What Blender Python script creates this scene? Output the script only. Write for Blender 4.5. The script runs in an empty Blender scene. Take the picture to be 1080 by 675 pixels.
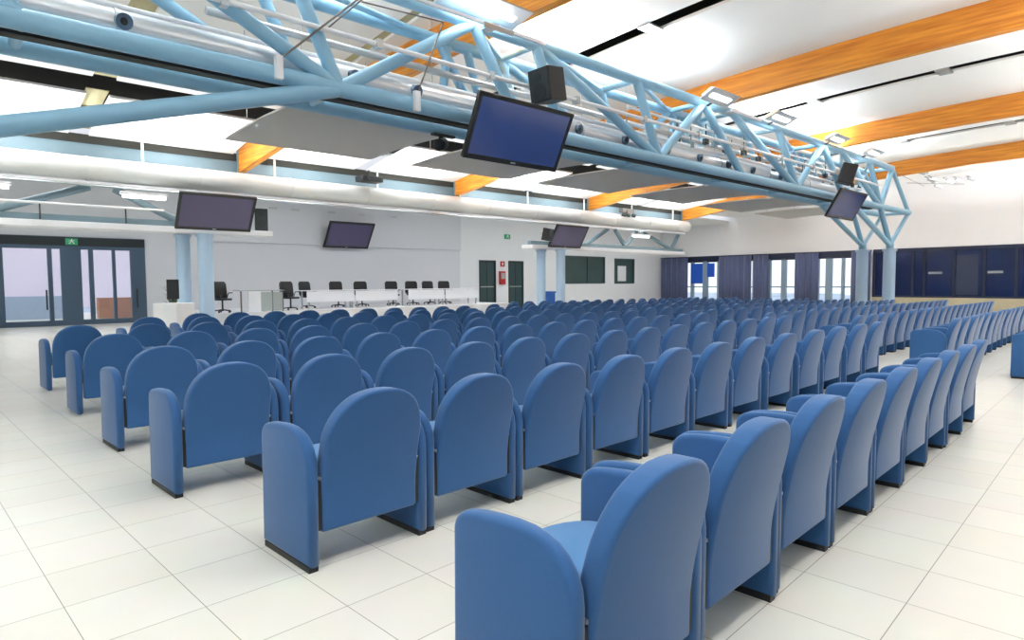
import bpy, bmesh, math, random
from mathutils import Matrix, Vector
random.seed(7)
SC = bpy.context.scene
COL = SC.collection
R_ = math.radians

# ------------------------------------------------------------------ frames
# seats and floor tiles follow the world axes; the building (walls, trusses, ceiling)
# is turned about three degrees against them
Du = Vector((.998, -.058, .0085)).normalized()
Nv = Vector((.058, .998, 0.)).normalized()
Zw = Du.cross(Nv).normalized()
BM3 = Matrix((Du, Nv, Zw)).transposed()
BM = BM3.to_4x4()
def W(b): return BM3 @ Vector(b)

# ------------------------------------------------------------------ materials
def lin(c):
    return tuple((x/12.92 if x <= .04045 else ((x+.055)/1.055)**2.4) for x in c)
def mat(name, col, rough=.6, metal=0., spec=.5, sheen=0., noise=0., nscale=40., bump=0., bscale=200., emit=None, estr=0., coat=0.):
    m = bpy.data.materials.new(name); m.use_nodes = True
    nt = m.node_tree; p = nt.nodes['Principled BSDF']
    c = lin(col) + (1.,)
    p.inputs['Base Color'].default_value = c
    p.inputs['Roughness'].default_value = rough
    p.inputs['Metallic'].default_value = metal
    p.inputs['Specular IOR Level'].default_value = spec
    p.inputs['Sheen Weight'].default_value = sheen
    p.inputs['Sheen Roughness'].default_value = .4
    p.inputs['Coat Weight'].default_value = coat
    tc = nt.nodes.new('ShaderNodeTexCoord')
    if noise > 0:
        n = nt.nodes.new('ShaderNodeTexNoise'); n.inputs['Scale'].default_value = nscale
        nt.links.new(tc.outputs['Object'], n.inputs['Vector'])
        mx = nt.nodes.new('ShaderNodeMix'); mx.data_type = 'RGBA'
        mx.inputs[6].default_value = tuple(v*(1-noise) for v in c[:3]) + (1,)
        mx.inputs[7].default_value = tuple(min(1, v*(1+noise)) for v in c[:3]) + (1,)
        nt.links.new(n.outputs['Fac'], mx.inputs[0]); nt.links.new(mx.outputs[2], p.inputs['Base Color'])
    if bump > 0:
        n = nt.nodes.new('ShaderNodeTexNoise'); n.inputs['Scale'].default_value = bscale
        nt.links.new(tc.outputs['Object'], n.inputs['Vector'])
        b = nt.nodes.new('ShaderNodeBump'); b.inputs['Strength'].default_value = bump; b.inputs['Distance'].default_value = .002
        nt.links.new(n.outputs['Fac'], b.inputs['Height']); nt.links.new(b.outputs['Normal'], p.inputs['Normal'])
    if emit:
        p.inputs['Emission Color'].default_value = lin(emit) + (1,)
        p.inputs['Emission Strength'].default_value = estr
    return m

M = {}
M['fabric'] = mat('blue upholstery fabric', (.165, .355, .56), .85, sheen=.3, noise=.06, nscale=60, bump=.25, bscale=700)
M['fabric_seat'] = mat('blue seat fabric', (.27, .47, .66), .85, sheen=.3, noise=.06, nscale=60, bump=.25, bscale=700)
M['black'] = mat('black plastic', (.08, .09, .10), .5)
M['screw'] = mat('zinc screw', (.8, .8, .82), .3, .9)
M['pipe'] = mat('pale blue painted steel', (.56, .74, .84), .35, spec=.5, noise=.03, nscale=3)
M['pipe_pale'] = mat('pale grey blue column paint', (.70, .80, .89), .4, noise=.02, nscale=3)
M['pipe_dark'] = mat('grey blue painted steel', (.47, .56, .60), .5, noise=.04, nscale=3)
M['white'] = mat('white paint', (.94, .945, .955), .7, noise=.015, nscale=2)
M['wall'] = mat('off white wall plaster', (.875, .88, .895), .85, noise=.012, nscale=1.5)
M['ceil'] = mat('white ceiling board', (.97, .97, .96), .9, noise=.01, nscale=2)
M['uplit'] = mat('olive seam strip', (.74, .71, .56), .8)  # olive stands in for the uplit roof deck behind the slits
M['duct'] = mat('brushed metal duct', (.86, .87, .88), .32, .55, noise=.03, nscale=4)
M['duct_white'] = mat('white painted duct', (.90, .91, .90), .35, spec=.6, noise=.02, nscale=2)
M['steel'] = mat('galvanised steel', (.72, .74, .75), .35, .8)
M['rod'] = mat('dull steel rod', (.45, .43, .42), .4, .7)
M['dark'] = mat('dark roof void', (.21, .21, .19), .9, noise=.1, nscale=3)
M['dgrey'] = mat('dark grey rubber seal', (.16, .19, .20), .7)
M['alu'] = mat('slate blue aluminium frame', (.30, .38, .46), .45, .2, noise=.03, nscale=4)
M['alu_light'] = mat('light blue frame paint', (.55, .64, .72), .45, .1)
M['panel'] = mat('grey perforated acoustic panel', (.80, .79, .78), .8, noise=.05, nscale=90)
M['screen'] = mat('dark screen glass', (.24, .32, .56), .12, spec=.6)
M['screen2'] = mat('dull violet screen glass', (.36, .34, .46), .25, spec=.4)
M['curtain'] = mat('slate violet curtain cloth', (.36, .40, .54), .9, sheen=.3, noise=.1, nscale=6)
M['navy'] = mat('dark navy glazing', (.05, .12, .30), .12, spec=.6)
M['navy_frame'] = mat('navy frame', (.06, .12, .24), .4)
M['beige'] = mat('beige stone plinth', (.72, .69, .58), .7, noise=.1, nscale=5)
M['green_door'] = mat('dark green door leaf', (.16, .27, .28), .4, noise=.05, nscale=3)
M['table'] = mat('white laminate', (.95, .96, .98), .4)
M['greyglass'] = mat('frosted grey panel', (.66, .70, .70), .35)
M['leather'] = mat('black office leather', (.09, .10, .11), .5)
M['red'] = mat('red sign', (.72, .15, .16), .5)
M['green'] = mat('green exit sign', (.18, .55, .38), .5, emit=(.18, .55, .38), estr=.25)
M['bluebin'] = mat('bright blue plastic', (.12, .38, .70), .4)
M['board'] = mat('bright blue door panel', (.10, .35, .80), .4, noise=.1, nscale=3)
M['lamp'] = mat('lit tube lens', (1, 1, 1), .5, emit=(1, .98, .94), estr=5.)
M['ink'] = mat('dark print', (.10, .12, .14), .6)
M['leaf'] = mat('green leaf', (.25, .40, .25), .6)
M['ground_out'] = mat('pale terrace paving', (.70, .76, .84), .8, noise=.06, nscale=1)
M['brick'] = mat('terracotta building', (.72, .52, .42), .8, noise=.1, nscale=1)
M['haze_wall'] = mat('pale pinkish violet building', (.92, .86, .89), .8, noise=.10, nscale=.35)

def glass():
    m = bpy.data.materials.new('clear window glass'); m.use_nodes = True
    nt = m.node_tree; nt.nodes.clear()
    o = nt.nodes.new('ShaderNodeOutputMaterial'); t = nt.nodes.new('ShaderNodeBsdfTransparent'); g = nt.nodes.new('ShaderNodeBsdfGlossy')
    t.inputs['Color'].default_value = (.93, .96, .97, 1); g.inputs['Roughness'].default_value = .02
    f = nt.nodes.new('ShaderNodeFresnel'); f.inputs['IOR'].default_value = 1.45
    x = nt.nodes.new('ShaderNodeMixShader')
    nt.links.new(f.outputs[0], x.inputs[0]); nt.links.new(t.outputs[0], x.inputs[1]); nt.links.new(g.outputs[0], x.inputs[2])
    nt.links.new(x.outputs[0], o.inputs[0]); return m
M['glass'] = glass()

def wood():
    m = bpy.data.materials.new('orange glulam wood'); m.use_nodes = True
    nt = m.node_tree; p = nt.nodes['Principled BSDF']; p.inputs['Roughness'].default_value = .55
    tc = nt.nodes.new('ShaderNodeTexCoord'); mp = nt.nodes.new('ShaderNodeMapping')
    mp.inputs['Scale'].default_value = (14, .8, 14)
    n = nt.nodes.new('ShaderNodeTexNoise'); n.inputs['Scale'].default_value = 1.; n.inputs['Detail'].default_value = 5
    cr = nt.nodes.new('ShaderNodeValToRGB')
    cr.color_ramp.elements[0].position = .3; cr.color_ramp.elements[0].color = lin((.76, .43, .10)) + (1,)
    cr.color_ramp.elements[1].position = .75; cr.color_ramp.elements[1].color = lin((.96, .66, .22)) + (1,)
    nt.links.new(tc.outputs['Object'], mp.inputs[0]); nt.links.new(mp.outputs[0], n.inputs['Vector'])
    nt.links.new(n.outputs['Fac'], cr.inputs[0]); nt.links.new(cr.outputs[0], p.inputs['Base Color'])
    return m
M['wood'] = wood()

def tiles():
    m = bpy.data.materials.new('cream porcelain floor tiles'); m.use_nodes = True
    nt = m.node_tree; p = nt.nodes['Principled BSDF']
    p.inputs['Roughness'].default_value = .28; p.inputs['Specular IOR Level'].default_value = .35
    tc = nt.nodes.new('ShaderNodeTexCoord'); mp = nt.nodes.new('ShaderNodeMapping')
    mp.inputs['Location'].default_value = (-.108, -.223, 0)
    b = nt.nodes.new('ShaderNodeTexBrick'); b.offset = 0.; b.squash = 1.
    b.inputs['Scale'].default_value = 1.; b.inputs['Brick Width'].default_value = .4363; b.inputs['Row Height'].default_value = .4358
    b.inputs['Mortar Size'].default_value = .0022; b.inputs['Mortar Smooth'].default_value = .3; b.inputs['Bias'].default_value = 0.
    b.inputs['Color1'].default_value = lin((.91, .902, .862)) + (1,)
    b.inputs['Color2'].default_value = lin((.89, .878, .836)) + (1,)
    b.inputs['Mortar'].default_value = lin((.56, .55, .51)) + (1,)
    n = nt.nodes.new('ShaderNodeTexNoise'); n.inputs['Scale'].default_value = 3.; n.inputs['Detail'].default_value = 4
    mx = nt.nodes.new('ShaderNodeMix'); mx.data_type = 'RGBA'; mx.blend_type = 'MULTIPLY'; mx.inputs[0].default_value = .10
    nt.links.new(tc.outputs['Object'], mp.inputs[0]); nt.links.new(mp.outputs[0], b.inputs['Vector'])
    nt.links.new(tc.outputs['Object'], n.inputs['Vector'])
    nt.links.new(b.outputs['Color'], mx.inputs[6]); nt.links.new(n.outputs['Color'], mx.inputs[7])
    nt.links.new(mx.outputs[2], p.inputs['Base Color'])
    return m
M['tiles'] = tiles()

# ------------------------------------------------------------------ mesh helpers
class G:
    """collects shapes, then links them as one mesh object"""
    def __init__(s): s.v = []; s.f = []
    def add(s, vs, fs):
        n = len(s.v); s.v += [tuple(v) for v in vs]; s.f += [tuple(i+n for i in f) for f in fs]; return s
    def box(s, x0, x1, y0, y1, z0, z1, rot=None, ch=0.):
        if ch > 0:
            return s.prism([(x0+ch, y0), (x1-ch, y0), (x1, y0+ch), (x1, y1-ch), (x1-ch, y1), (x0+ch, y1), (x0, y1-ch), (x0, y0+ch)], z0, z1, rot=rot)
        vs = [Vector((x, y, z)) for z in (z0, z1) for y in (y0, y1) for x in (x0, x1)]
        if rot: vs = [rot @ v for v in vs]
        return s.add(vs, [(0, 2, 3, 1), (4, 5, 7, 6), (0, 1, 5, 4), (2, 6, 7, 3), (0, 4, 6, 2), (1, 3, 7, 5)])
    def prism(s, pts, a, b, axis='z', rot=None):
        def mk(p, t):
            if axis == 'z': v = Vector((p[0], p[1], t))
            elif axis == 'x': v = Vector((t, p[0], p[1]))
            else: v = Vector((p[0], t, p[1]))
            return rot @ v if rot else v
        n = len(pts)
        vs = [mk(p, a) for p in pts] + [mk(p, b) for p in pts]
        fs = [tuple(range(n))[::-1], tuple(range(n, 2*n))] + [(i, (i+1) % n, n+(i+1) % n, n+i) for i in range(n)]
        return s.add(vs, fs)
    def tube(s, p, q, r, n=14, r2=None, cap=True):
        p = Vector(p); q = Vector(q); d = (q-p).normalized()
        a = d.orthogonal().normalized(); b = d.cross(a); r2 = r if r2 is None else r2
        vs = []
        for o, rr in ((p, r), (q, r2)):
            for i in range(n):
                t = 2*math.pi*i/n; vs.append(o + a*math.cos(t)*rr + b*math.sin(t)*rr)
        fs = [(i, (i+1) % n, n+(i+1) % n, n+i) for i in range(n)]
        if cap: fs += [tuple(range(n))[::-1], tuple(range(n, 2*n))]
        return s.add(vs, fs)
    def path(s, pts, r, n=10):
        for a, b in zip(pts[:-1], pts[1:]): s.tube(a, b, r, n)
        return s
    def ring(s, c, d, r, w, n=20):
        s.tube(Vector(c)-Vector(d)*w/2, Vector(c)+Vector(d)*w/2, r, n); return s
    def build(s, name, m, parent=None, smooth=False, bevel=0., seg=2, loc=None, struct=False, frame=None):
        me = bpy.data.meshes.new(name); me.from_pydata(s.v, [], s.f); me.validate(); 
        bm = bmesh.new(); bm.from_mesh(me); bmesh.ops.recalc_face_normals(bm, faces=bm.faces)
        if bevel > 0:
            ed = [e for e in bm.edges if len(e.link_faces) == 2 and e.calc_face_angle(0) > R_(35)]
            bmesh.ops.bevel(bm, geom=ed, offset=bevel, segments=seg, affect='EDGES', profile=.5, clamp_overlap=True)
        bm.to_mesh(me); bm.free()
        if smooth:
            for p in me.polygons: p.use_smooth = True
            try: me.set_sharp_from_angle(angle=R_(40))
            except Exception: pass
        me.materials.append(m)
        o = bpy.data.objects.new(name, me); COL.objects.link(o)
        if parent: o.parent = parent
        if struct: o['kind'] = 'structure'
        if frame: o.matrix_world = BM
        if loc is not None: o.location = loc
        return o

def thing(name, label, cat, mw=None, group=None):
    o = bpy.data.objects.new(name, None); COL.objects.link(o); o.empty_display_size = .2
    o['label'] = label; o['category'] = cat
    if group: o['group'] = group
    if mw is not None: o.matrix_world = mw
    return o
def tag(o, label, cat, group=None):
    o['label'] = label; o['category'] = cat
    if group: o['group'] = group
    return o
def bthing(name, label, cat, u=0, v=0, z=0, rz=0, group=None):
    return thing(name, label, cat, BM @ Matrix.Translation((u, v, z)) @ Matrix.Rotation(rz, 4, 'Z'), group)

# ------------------------------------------------------------------ camera
cam = bpy.data.cameras.new('camera'); co = bpy.data.objects.new('camera', cam); COL.objects.link(co)
cam.sensor_width = 36.; cam.lens = 665.1/1080*36; cam.clip_end = 500
yaw, pit = R_(45.54), R_(-3.065)
co.location = (0, 0, 1.4)
co.rotation_euler = (R_(90)+pit, 0, -yaw)
SC.camera = co

# ------------------------------------------------------------------ the auditorium chair
def finish_bm(bm, name, m, parent):
    me = bpy.data.meshes.new(name); bm.to_mesh(me); bm.free()
    for p in me.polygons: p.use_smooth = True
    me.materials.append(m)
    o = bpy.data.objects.new(name, me); COL.objects.link(o); o.parent = parent
    return o
def slab(outline, a, b, axis, bev, seg=3):
    """outline extruded and rounded at its rims"""
    bm = bmesh.new()
    def mk(p, t): return (t, p[0], p[1]) if axis == 'x' else ((p[0], t, p[1]) if axis == 'y' else (p[0], p[1], t))
    va = [bm.verts.new(mk(p, a)) for p in outline]; vb = [bm.verts.new(mk(p, b)) for p in outline]
    n = len(outline)
    fa = bm.faces.new(va); fb = bm.faces.new(vb[::-1])
    for i in range(n): bm.faces.new((va[i], va[(i+1) % n], vb[(i+1) % n], vb[i]))
    bmesh.ops.recalc_face_normals(bm, faces=bm.faces)
    ed = list(fa.edges) + list(fb.edges)
    bmesh.ops.bevel(bm, geom=ed, offset=bev, segments=seg, affect='EDGES', profile=.5, clamp_overlap=True)
    return bm
CW = .725      # chair width
PT = .062     # side panel thickness
def back_outline():
    hw = .287; zb = .185; zs = .59; zt = .882; pts = []
    pts += [(-hw+.014, zb), (hw-.014, zb), (hw-.004, zb+.004), (hw, zb+.014)]
    N = 22; e = 2/2.3
    for i in range(N+1):
        t = math.pi*i/N
        cx, sz = math.cos(t), math.sin(t)
        pts.append((hw*math.copysign(abs(cx)**e, cx), zs+(zt-zs)*abs(sz)**e))
    pts += [(-hw, zb+.014), (-hw+.004, zb+.004)]
    return pts
def bend(z): return 0. if z < .32 else -.125*((z-.32)/.57)**1.45
def make_back(parent):
    bm = slab(back_outline(), .005, .085, 'y', .026, 4)
    for z in [.26, .34, .40, .46, .52, .57, .62, .67, .72, .77, .82, .86]:
        g = list(bm.verts)+list(bm.edges)+list(bm.faces)
        bmesh.ops.bisect_plane(bm, geom=g, plane_co=(0, 0, z), plane_no=(0, 0, 1))
    for v in bm.verts:
        # padded front, slightly bowed rear surface
        v.co.y += bend(v.co.z) - .012*(1-(v.co.x/.287)**2)*(1 if v.co.y < .04 else -1.2)
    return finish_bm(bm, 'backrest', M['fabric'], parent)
def panel_outline():
    zb = .028; pts = [(.0, zb), (.515, zb), (.515, .61)]
    for i in range(1, 8):
        t = math.pi/2*i/8; pts.append((.515-.085+.085*math.cos(t), .61+.072*math.sin(t)))
    for y, z in [(.40, .689), (.32, .697), (.25, .700), (.185, .697), (.135, .687), (.09, .668), (.053, .640), (.024, .603), (.006, .56), (0., .51)]: pts.append((y, z))
    return pts
def make_panel(x0, parent):
    bm = slab(panel_outline(), x0, x0+PT, 'x', .022, 3)
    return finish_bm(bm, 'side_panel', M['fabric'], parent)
def make_seat(parent):
    hw = .296; pts = [(-hw, .06), (hw, .06), (hw, .36)]
    for i in range(1, 12):
        t = math.pi*i/12; pts.append((hw*math.cos(t)*(1-.0*i), .36+.135*math.sin(t)**.8))
    pts.append((-hw, .36))
    bm = slab(pts, .34, .485, 'z', .035, 4)
    for v in bm.verts:
        if v.co.z > .42: v.co.z += .02*(1-(v.co.x/hw)**2) + .02*(v.co.y-.1)
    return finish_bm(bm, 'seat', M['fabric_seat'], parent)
def make_chair(detail=True):
    r = thing('auditorium_chair', 'x', 'chair')
    make_back(r); make_seat(r)
    for x0, sg in ((-CW/2, 1), (CW/2-PT, -1)):
        p = make_panel(x0, r)
        if detail:
            G().box(x0+.006, x0+PT-.006, .012, .503, 0, .03).build('foot_strip', M['black'], p)
            xi = x0+PT if sg > 0 else x0
            b = G().box(min(xi-sg*.002, xi+sg*.026), max(xi-sg*.002, xi+sg*.026), .010, .075, .20, .445).build('hinge_bracket', M['black'], r)
            G().tube((xi+sg*.009, .008, .458), (xi+sg*.009, .03, .458), .008, 10).build('screw', M['screw'], b)
            b['label'] = 'black bracket between side panel and back'
    return r
def kids(o): return [c for c in bpy.data.objects if c.parent == o]
def protos(r): return [(c, kids(c)) for c in kids(r)]
near = make_chair(True); far = make_chair(False)
PN, PF = protos(near), protos(far)
used = {'n': False, 'f': False}
def place_chair(x, y, rz, label, group, detail):
    key = 'n' if detail else 'f'
    root, tree = (near, PN) if detail else (far, PF)
    if not used[key]: o = root; used[key] = True
    else:
        o = root.copy(); COL.objects.link(o)
        for c, gc in tree:
            d = c.copy(); COL.objects.link(d); d.parent = o
            for g in gc:
                h = g.copy(); COL.objects.link(h); h.parent = d
    o.location = (x, y, 0); o.rotation_euler = (0, 0, rz)
    o['label'] = label; o['category'] = 'chair'; o['group'] = group
    return o
ORD = ['first', 'second', 'third', 'fourth', 'fifth', 'sixth', 'seventh', 'eighth', 'ninth', 'tenth', 'eleventh', 'twelfth', 'thirteenth',
       'fourteenth', 'fifteenth', 'sixteenth', 'seventeenth', 'eighteenth', 'nineteenth', 'twentieth', 'twenty-first', 'twenty-second', 'twenty-third', 'twenty-fourth']
ROWN = ['nearest', 'second nearest', 'third nearest', 'fourth nearest', 'fifth nearest', 'sixth nearest', 'seventh nearest', 'eighth nearest', 'ninth nearest']
rowA = [1.805, 2.535, 3.27, 4.0, 4.76, 5.52, 6.31, 7.12, 7.93, 8.75, 9.57, 10.38]
left_rows = [
    (1.10, [1.70+.735*i for i in range(9)]),
    (2.79, rowA),
    (4.43, [1.72+.745*i for i in range(14)]),
    (6.06, [1.78+.745*i for i in range(14)]),
    (7.77, [1.87+.745*i for i in range(14)]),
    (9.55, [1.95+.745*i for i in range(13)]),
    (11.2, [3.30+.745*i for i in range(12)]),
    (12.8, [4.45+.745*i for i in range(10)]),
]
for k, (y, xs) in enumerate(left_rows):
    for i, x in enumerate(xs):
        yy = y; rz = 0
        if k >= 4: yy += (.2, .55, .7, .1)[k-4]*math.exp(-i*1.1)
        if k == 1: yy += -.02*max(0, i-6)**.9
        if k == 0 and i < 3: yy -= (.05, .025, .01)[i]; x -= (.03, .0, .0)[i]
        yy += random.uniform(-.012, .012)
        pos = 'leftmost' if i == 0 else ('rightmost' if i == len(xs)-1 else ORD[i]+' from left')
        place_chair(x, yy, rz+random.uniform(-.006, .006), 'blue upholstered chair, %s in the %s row of the left seating block' % (pos, ROWN[k]),
                    'blue auditorium chairs of the left seating block', k <= 3)
right_rows = [
    (2.07, [12.42+.76*i for i in range(14)]),
    (3.53, [12.45+.79*i for i in range(20)]),
    (5.15, [12.50+.79*i for i in range(22)]),
    (6.80, [12.55+.79*i for i in range(21)]),
    (8.45, [12.60+.79*i for i in range(21)]),
    (10.1, [12.65+.79*i for i in range(21)]),
    (11.75, [12.75+.79*i for i in range(21)]),
    (13.4, [12.85+.79*i for i in range(21)]),
    (15.0, [15.3+.79*i for i in range(18)]),
]
for k, (y, xs) in enumerate(right_rows):
    for i, x in enumerate(xs):
        pos = 'leftmost' if i == 0 else ('rightmost' if i == len(xs)-1 and k else ORD[i]+' from left')
        place_chair(x, y+random.uniform(-.015, .015), random.uniform(-.006, .006), 'blue upholstered chair, %s in the %s row of the right seating block' % (pos, ROWN[k]),
                    'blue auditorium chairs of the right seating block', k <= 1)
place_chair(12.50, .76, 0, 'blue upholstered chair cut by the right edge of the photo, beyond the aisle', 'blue auditorium chairs at the right edge', True)

# ------------------------------------------------------------------ floor
G().add([(-12, -14, 0), (60, -14, 0), (60, 40, 0), (-12, 40, 0)], [(0, 1, 2, 3)]).build('floor', M['tiles'], struct=True)

# ------------------------------------------------------------------ walls (building frame u, v, z)
VW = 27.2; UW = 39.55; H_LOW = 5.3
def wall_v(rects, holes, v0, v1, name, m=M['wall'], u0=None, u1=None, z0=None, z1=None):
    """wall at constant v between u0..u1 with rectangular holes [(ua, ub, za, zb)]"""
    g = G(); us = sorted(set([u0, u1]+[h[0] for h in holes]+[h[1] for h in holes]))
    for a, b in zip(us[:-1], us[1:]):
        zs = [z0]
        for h in sorted([h for h in holes if h[0] <= a+1e-6 and h[1] >= b-1e-6], key=lambda t: t[2]): zs += [h[2], h[3]]
        zs.append(z1)
        for i in range(0, len(zs), 2):
            if zs[i+1]-zs[i] > 1e-4: g.box(a, b, v0, v1, zs[i], zs[i+1])
    return g.build(name, m, struct=True, frame=True)
back_holes = [(-1.6, 5.85, -.05, 3.12), (22.22, 23.46, -.3, 2.64), (24.40, 25.61, -.3, 2.66), (29.12, 33.1, 1.30, 3.08), (34.1, 36.33, 1.28, 3.0)]
wall_v(None, back_holes[:1], VW, VW+.25, 'wall_back', u0=-7, u1=20.9, z0=-.4, z1=8.)
wall_v(None, back_holes[1:], VW, VW+.25, 'wall_back', m=M['white'], u0=20.9, u1=UW+.3, z0=-.4, z1=8.)
# small projecting head of the back wall above the stage
G().box(7.9, 20.9, VW-.10, VW, 3.15, H_LOW).build('trim_1', M['wall'], struct=True, frame=True)
G().box(-7, UW, 21.84, VW, H_LOW, H_LOW+.15).build('ceiling', M['ceil'], struct=True, frame=True)
G().box(-7.2, -7, -12, VW+.25, -.3, 8.).build('wall_left', M['wall'], struct=True, frame=True)
G().box(-7.2, UW+.3, -12.3, -12, -.5, 8.).build('wall_rear', M['curtain'], struct=True, frame=True)  # unseen wall; dark cloth put on it to cut light on chair backs
# right wall: openings below z 3.15
ops = [(19.0, 25.0), (13.7, 18.9), (2.0, 12.9)]
g = G()
g.box(UW, UW+.3, -12, VW, 3.15, 8.2)
vs = [-12, 2.0, 12.9, 13.7, 26.0, VW]
for a, b in ((-12, 2.0), (12.9, 13.6), (26.9, VW)): g.box(UW, UW+.3, a, b, -.5, 3.15)
g.build('wall_right', M['white'], struct=True, frame=True)
G().box(UW-.02, UW+.3, 2.0, 12.9, -.5, .45).build('baseboard_right', M['beige'], struct=True, frame=True)

# ---- glazed entrance, left
d = bpy.data.objects.new('door_1', None); COL.objects.link(d); d.matrix_world = BM @ Matrix.Translation((0, VW-.02, 0)); d['kind'] = 'structure'
g = G()
U0, U1 = -1.6, 5.85
g.box(U0, U1, -.06, .12, 2.68, 3.12)          # head
g.box(U0, U1, -.02, .12, -.02, .17)
for a, b in ((U0, -1.3), (1.42, 1.63), (2.84, 2.97), (3.21, 3.82), (4.05, 4.19), (4.78, 4.88), (5.36, 5.85), (-.1, .05)): g.box(a, b, -.04, .12, .1, 2.7)
g.build('door_frame', M['alu'], d, bevel=.008)
G().box(U0+.02, U1-.02, -.075, -.06, 2.80, 3.10).build('head_panel', M['dgrey'], d)
for a, b in ((1.63, 2.84), (2.97, 3.21), (3.82, 4.05), (4.19, 4.78), (4.88, 5.36), (-1.3, -.1), (.05, 1.42)):
    G().box(a, b, .03, .045, .17, 2.68).build('pane', M['glass'], d)
for a, b in ((2.74, 2.78), (5.44, 5.48), (6.0, 6.04)):
    pass
for u in (2.74, 5.50):
    h = G().box(u, u+.05, -.12, -.09, .55, 1.25).box(u+.01, u+.04, -.09, -.04, .60, .64).box(u+.01, u+.04, -.09, -.04, 1.16, 1.20)
    h.build('pull_handle', M['dgrey'], d)
# exit sign above it: green board with white running figure, arrow
def exit_sign(u, v, z, w, label):
    t = bthing('exit_sign', label, 'sign', u, v, z)
    h = w*.62
    G().box(-w/2, w/2, -.06, 0, 0, h).build('sign_board', M['green'], t, bevel=.006)
    g = G(); y0, y1 = -.068, -.06
    q = w/.33
    g.box(-.02*q, .02*q, y0, y1, h*.52, h*.82)                 # torso
    g.tube((.0, y0, h*.88), (0, y1, h*.88), .014*q, 12)
    for p in ([(-.02*q, h*.52), (.01*q, h*.56), (-.06*q, h*.16), (-.085*q, h*.2)], [(0, h*.56), (.03*q, h*.52), (.08*q, h*.2), (.055*q, h*.16)],
              [(0, h*.76), (0, h*.68), (.085*q, h*.60), (.09*q, h*.67)], [(0, h*.76), (0, h*.68), (-.085*q, h*.54), (-.09*q, h*.61)]):
        g.prism(p, y0, y1, 'y')
    g.build('running_figure', M['white'], t)
    return t
exit_sign(3.55, VW-.10, 2.83, .36, 'green exit sign above the glazed entrance doors')
exit_sign(24.3, VW-.02, 3.9, .42, 'small green exit sign high on wall above the dark doors')

# ---- outside the glazing
o = G().box(-30, 75, VW+.3, VW+40, -.6, -.05).build('terrace', M['ground_out'], frame=True); tag(o, 'pale terrace paving outside the glazed entrance', 'ground'); o['kind'] = 'structure'
o = G().box(1.0, 4.6, VW+6, VW+6.2, -.05, .95).build('terrace_parapet', M['ground_out'], frame=True); tag(o, 'low pale blue parapet outside the left entrance pane', 'wall')
o = G().box(5.1, 8.3, VW+5, VW+5.6, -.05, .85).build('brick_planter', M['brick'], frame=True); tag(o, 'low terracotta brick block outside the entrance', 'planter')
t = bthing('neighbouring_building', 'hazy violet building seen through the entrance glass', 'building', 3, VW+22, -.05)
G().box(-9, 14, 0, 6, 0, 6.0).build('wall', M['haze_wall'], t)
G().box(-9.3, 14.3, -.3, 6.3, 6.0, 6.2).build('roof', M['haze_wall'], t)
g = G()
for i in range(1): g.box(-6, -5.5, -.05, 0, .9, 2.2)
g.build('window', M['panel'], t)

# ---- dark doors in the back wall
for n, (a, b) in enumerate(((22.22, 23.46), (24.40, 25.61))):
    d = bpy.data.objects.new('door_%d' % (n+2), None); COL.objects.link(d); d.matrix_world = BM @ Matrix.Translation((0, VW, 0)); d['kind'] = 'structure'
    G().box(a, b, .06, .12, -.25, 2.6).build('door_leaf', M['green_door'], d)
    G().box(a, a+.06, -.01, .14, -.25, 2.6).box(b-.06, b, -.01, .14, -.25, 2.6).box(a, b, -.01, .14, 2.55, 2.66).build('door_frame', M['dgrey'], d)
    G().box((a+b)/2-.01, (a+b)/2+.01, .045, .06, -.2, 2.55).build('leaf_joint', M['ink'], d)
    G().box(a+.15, b-.15, .02, .05, 1.15, 1.2).build('push_bar', M['steel'], d)
t = bthing('fire_alarm_sign', 'small red fire sign above the tall red box between the dark doors', 'sign', 23.95, VW, 0)
G().box(-.16, .16, -.03, 0, 2.32, 2.62).build('board', M['red'], t)
G().box(-.05, .05, -.035, -.03, 2.40, 2.54).build('symbol', M['white'], t)
t = bthing('hose_cabinet', 'tall narrow red box on the wall between the two dark doors', 'box', 23.88, VW, 0)
G().box(-.2, .2, -.14, 0, 1.30, 2.05).build('cabinet', M['red'], t, bevel=.01)
G().box(-.14, .14, -.15, -.14, 1.62, 1.95).build('window', M['greyglass'], t)

# ---- interior windows in the back wall
def win(n, a, b, z0, z1, mull, sheet=None):
    w = bpy.data.objects.new('window_%d' % n, None); COL.objects.link(w); w.matrix_world = BM @ Matrix.Translation((0, VW, 0)); w['kind'] = 'structure'
    f = .08; g = G()
    g.box(a, b, -.02, .2, z0, z0+f).box(a, b, -.02, .2, z1-f, z1).box(a, a+f, -.02, .2, z0, z1).box(b-f, b, -.02, .2, z0, z1)
    for m_ in mull: g.box(m_-.04, m_+.04, -.01, .18, z0, z1)
    g.build('window_frame', M['green_door'], w)
    G().box(a+f, b-f, .08, .09, z0+f, z1-f).build('pane', M['greyroom'], w)
    if sheet:
        G().box(*sheet).build('paper_sheet', M['white'], w)
M['greyroom'] = mat('dim green tinted glass', (.27, .34, .33), .15, noise=.25, nscale=.9)
win(1, 29.12, 33.1, 1.30, 3.08, [31.4])
win(2, 34.1, 36.33, 1.28, 3.0, [], (34.55, 35.45, .05, .075, 1.45, 2.5))

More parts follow.
